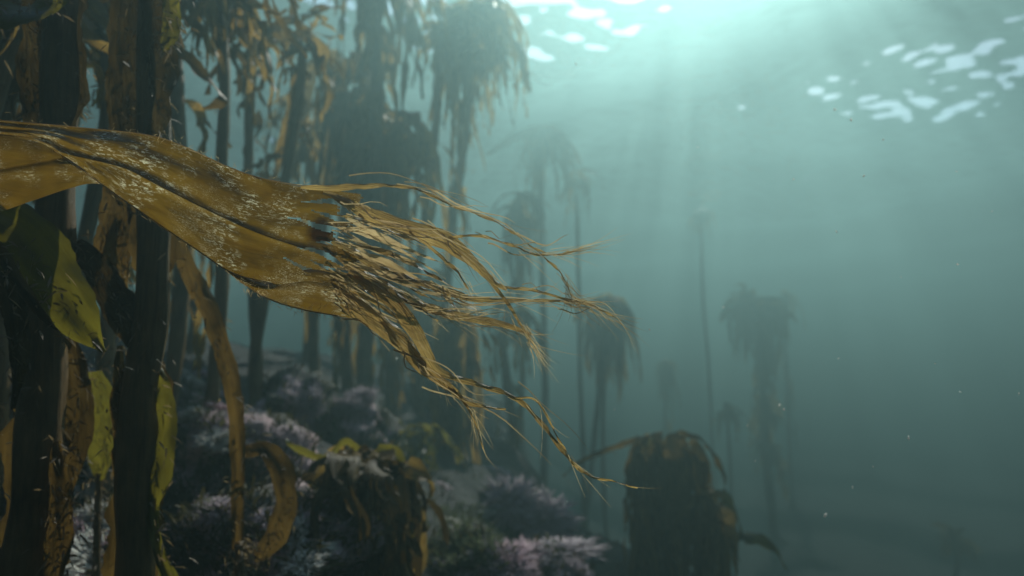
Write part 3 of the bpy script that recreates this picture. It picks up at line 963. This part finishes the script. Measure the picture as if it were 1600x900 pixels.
# ------------------------------------------------------------------ coralline tufts and turf
def tuft_mesh(seed, mat, cnt=230):
    rr = random.Random(seed)
    g = Geo()
    for _ in range(cnt):
        a, e = rr.uniform(0, 6.28), math.asin(rr.uniform(.05, 1))
        d = np.array((math.cos(a) * math.cos(e), math.sin(a) * math.cos(e), math.sin(e)))
        l = rr.uniform(.55, 1.05)
        b = d * l * .35 + np.array([rr.gauss(0, .08) for _ in range(3)])
        for q in range(3):
            dd = unit(d + np.array([rr.gauss(0, .35) for _ in range(3)]))
            tip = b + dd * l * rr.uniform(.4, .7)
            s = unit(np.cross(dd, (rr.gauss(0, 1), rr.gauss(0, 1), 1)))
            s2 = np.cross(s, dd)
            k = rr.uniform(.022, .04)
            mdl = (b + tip) / 2
            g.add([b + s * k * .5, b - s * k * .25 + s2 * k * .4, b - s * k * .25 - s2 * k * .4,
                   mdl + s * k, mdl - s * k * .5 + s2 * k * .8, mdl - s * k * .5 - s2 * k * .8, tip],
                  [(0, 1, 4, 3), (1, 2, 5, 4), (2, 0, 3, 5), (3, 4, 6), (4, 5, 6), (5, 3, 6)])
    o = g.build('coralline_tuft', mat)
    me = o.data
    bpy.data.objects.remove(o)
    return me


TM = {'pink': [tuft_mesh(1, M_PINK), tuft_mesh(2, M_PINK)], 'mauve': [tuft_mesh(3, M_MAUVE), tuft_mesh(4, M_MAUVE)],
      'cream': [tuft_mesh(5, M_CREAM), tuft_mesh(6, M_CREAM)]}


def tuft(px, py, r, kind, label, seed):
    p, n = hit(px, py)
    if p is None:
        return
    rr = random.Random(seed)
    o = bpy.data.objects.new('coralline_tuft', TM[kind][seed % 2])
    o.location = tuple(p - n * r * .1)
    q = Vector((n[0], n[1], n[2] + .6)).to_track_quat('Z', 'Y')
    o.rotation_euler = q.to_euler()
    o.scale = (r * rr.uniform(.8, 1.7), r * rr.uniform(.8, 1.4), r * rr.uniform(.4, .75))
    col.objects.link(o)
    tag(o, label, 'coralline algae', 'coralline tufts on the rocks')


TUFTS = [
    (130, 850, .060, 'pink', 'pink coralline tuft right of the black stipe at the bottom'),
    (160, 885, .055, 'cream', 'bleached coralline tuft at the bottom edge left of the forked stipe'),
    (120, 900, .050, 'pink', 'pink coralline tuft at the bottom edge beside the black stipe'),
    (140, 770, .045, 'cream', 'pale coralline tuft halfway up between the two thick near stipes'),
    (165, 740, .040, 'cream', 'small pale coralline tuft touching the forked stipe'),
    (150, 590, .060, 'mauve', 'mauve coralline tuft under the olive leaf tip'),
    (300, 600, .050, 'cream', 'bleached coralline tuft right of the forked stipe at fork height'),
    (330, 612, .050, 'pink', 'bright pink coralline tuft left of the thin golden strap'),
    (345, 640, .045, 'pink', 'lower pink coralline tuft touching the thin golden strap'),
    (340, 690, .040, 'cream', 'pale coralline tuft beside the middle of the thin golden strap'),
    (300, 650, .035, 'cream', 'small pale coralline tuft left of the bright pink one'),
    (345, 800, .035, 'mauve', 'dull coralline tuft left of the strap at curl height'),
    (470, 880, .040, 'cream', 'pale branching tuft right of the curled strap tip'),
    (480, 640, .060, 'mauve', 'mauve coralline tuft on the slope below the rounded boulder'),
    (530, 640, .060, 'mauve', 'broad mauve coralline tuft on the slope right of the rounded boulder'),
    (510, 665, .050, 'pink', 'pinkish coralline tuft lower on the slope right of the slim kelps'),
    (560, 625, .060, 'mauve', 'grey mauve coralline tuft below the massive curtain'),
    (780, 740, .080, 'mauve', 'mauve coralline tuft at the foot of the slender grey stipe'),
    (800, 790, .090, 'mauve', 'large mauve coralline tuft above the green capped boulder'),
    (850, 815, .090, 'mauve', 'broad mauve coralline tuft, highest of the lower centre cluster'),
    (830, 870, .070, 'pink', 'pink coralline tuft at the bottom edge right of the green capped boulder'),
    (880, 860, .080, 'mauve', 'mauve coralline tuft, rightmost of the lower centre cluster'),
    (800, 890, .060, 'pink', 'darker pink coralline tuft touching the green capped boulder'),
    (20, 690, .050, 'cream', 'pale coralline tuft at the left edge'),
    (15, 850, .050, 'pink', 'pink coralline tuft in the lower left corner'),
    (690, 760, .050, 'mauve', 'mauve coralline tuft at the foot of the column like kelp'),
    (440, 690, .050, 'mauve', 'mauve coralline tuft above the curled strap'),
    (905, 900, .070, 'mauve', 'mauve coralline tuft at the bottom edge left of the kelp stump'),
]
TUFTS += [
    (280, 585, .040, 'cream', 'bleached coralline tuft hugging the forked stipe at fork height'),
    (318, 585, .045, 'pink', 'pink coralline tuft on the boulder crest left of the thin golden strap'),
    (358, 600, .035, 'cream', 'small bleached coralline tuft just behind the thin golden strap'),
    (135, 720, .035, 'cream', 'small bleached coralline tuft right of the black stipe at mid height'),
    (150, 820, .045, 'cream', 'bleached coralline tuft above the pink ones at the lower left'),
    (175, 850, .040, 'pink', 'pink coralline tuft touching the foot of the forked stipe'),
    (170, 680, .040, 'mauve', 'mauve coralline tuft beside the dark green leaf'),
    (455, 830, .030, 'cream', 'tiny pale branching tuft right of the curled strap'),
    (490, 860, .030, 'cream', 'tiny pale tuft under the low black kelp'),
    (590, 610, .045, 'mauve', 'mauve coralline tuft at the foot of the massive curtain'),
    (760, 800, .040, 'cream', 'bleached coralline tuft on the right shoulder of the green capped boulder'),
    (705, 815, .035, 'cream', 'bleached coralline tuft on top of the green capped boulder'),
]
for i, a in enumerate(TUFTS):
    tuft(a[0], a[1], a[2] * .8, a[3], a[4], i + 1)

TR = random.Random(9)


def turf(name, cnt, mat, label, region, lr, cat):
    g = Geo()
    for _ in range(cnt):
        px, py = region()
        p, n = hit(px, py)
        if p is None or p[1] > 9:
            continue
        d = unit(n * .6 + np.array((TR.gauss(0, .5), TR.gauss(0, .5), .8)))
        l = TR.uniform(*lr) * NS
        s = unit(np.cross(d, (TR.gauss(0, 1), TR.gauss(0, 1), .3))) * l * TR.uniform(.05, .13)
        b = np.array((TR.gauss(0, .25), TR.gauss(0, .25), -.15)) * l
        g.add([p - s * .5, p + s * .5, p + d * l * .5 + s, p + d * l * .5 - s, p + d * l + b], [(0, 1, 2, 3), (3, 2, 4)])
    tag(g.build(name, mat, smooth=False), label, cat, kind='stuff')


turf('algal_turf', 11000, M_TURF, 'short dark brown algal turf covering the rocky slope', lambda: (TR.uniform(-60, 1300), TR.uniform(540, 1000)), (.015, .05), 'turf')
turf('green_turf', 1600, M_GREENTURF, 'mottled green turf capping the rounded boulder at the bottom edge', lambda: (TR.gauss(730, 38), TR.uniform(790, 890)), (.012, .035), 'turf')
turf('mauve_turf', 2600, M_MAUVE, 'mottled mauve coralline crust scattered over the slope', lambda: (TR.choice([TR.gauss(520, 60), TR.gauss(830, 60), TR.gauss(320, 35), TR.gauss(140, 35)]), TR.uniform(570, 920)), (.008, .022), 'turf')

# ------------------------------------------------------------------ drifting specks
SPECKS = [(1330, 187, 1.2, 5), (1350, 275, 1.0, 4), (1305, 171, 1.4, 5), (1307, 362, 1.1, 5), (1015, 515, .7, 4), (1420, 685, 1.0, 9), (1290, 805, 1.1, 10), (1380, 218, 1.2, 3),
          (1495, 268, 1.2, 3), (1496, 413, 1.0, 4), (1461, 568, .9, 3), (1500, 612, 1.0, 4), (1364, 729, 1.0, 3), (1332, 761, 1.2, 4), (1408, 433, 1.3, 3), (1225, 640, 1.2, 5),
          (1218, 633, 1.3, 4), (1168, 665, 1.3, 4), (742, 333, 1.2, 4), (1592, 615, .9, 4), (900, 100, 1.5, 4), (1130, 480, 1.4, 3), (1550, 330, 1.2, 3), (1090, 230, 1.4, 3),
          (1310, 560, 1.2, 3), (620, 560, 1.4, 3), (470, 440, 1.3, 3), (1240, 280, 1.3, 3), (1180, 720, 1.2, 3), (960, 640, 1.3, 3)]
sr = random.Random(4)
sm_ = []
for k in range(3):
    V = []
    base = [(1, 0, 0), (-1, 0, 0), (0, 1, 0), (0, -1, 0), (0, 0, .5), (0, 0, -.5), (.7, .6, .2), (-.6, .7, -.2)]
    V = [tuple(c * sr.uniform(.6, 1.2) for c in b) for b in base]
    g = Geo()
    g.add(V[:6], [(0, 2, 4), (2, 1, 4), (1, 3, 4), (3, 0, 4), (2, 0, 5), (1, 2, 5), (3, 1, 5), (0, 3, 5)])
    o = g.build('speck', M_SPECK)
    sm_.append(o.data)
    bpy.data.objects.remove(o)
for i, (x, y, d, s) in enumerate(SPECKS):
    o = bpy.data.objects.new('floating_speck', sm_[i % 3])
    d *= .48
    o.location = tuple(at(x, y, d))
    k = s * .65 * d / FPX
    o.scale = (k, k, k * .8)
    o.rotation_euler = (sr.uniform(0, 6), sr.uniform(0, 6), sr.uniform(0, 6))
    col.objects.link(o)
    tag(o, 'tiny pale speck drifting in the open water', 'speck', 'drifting specks')
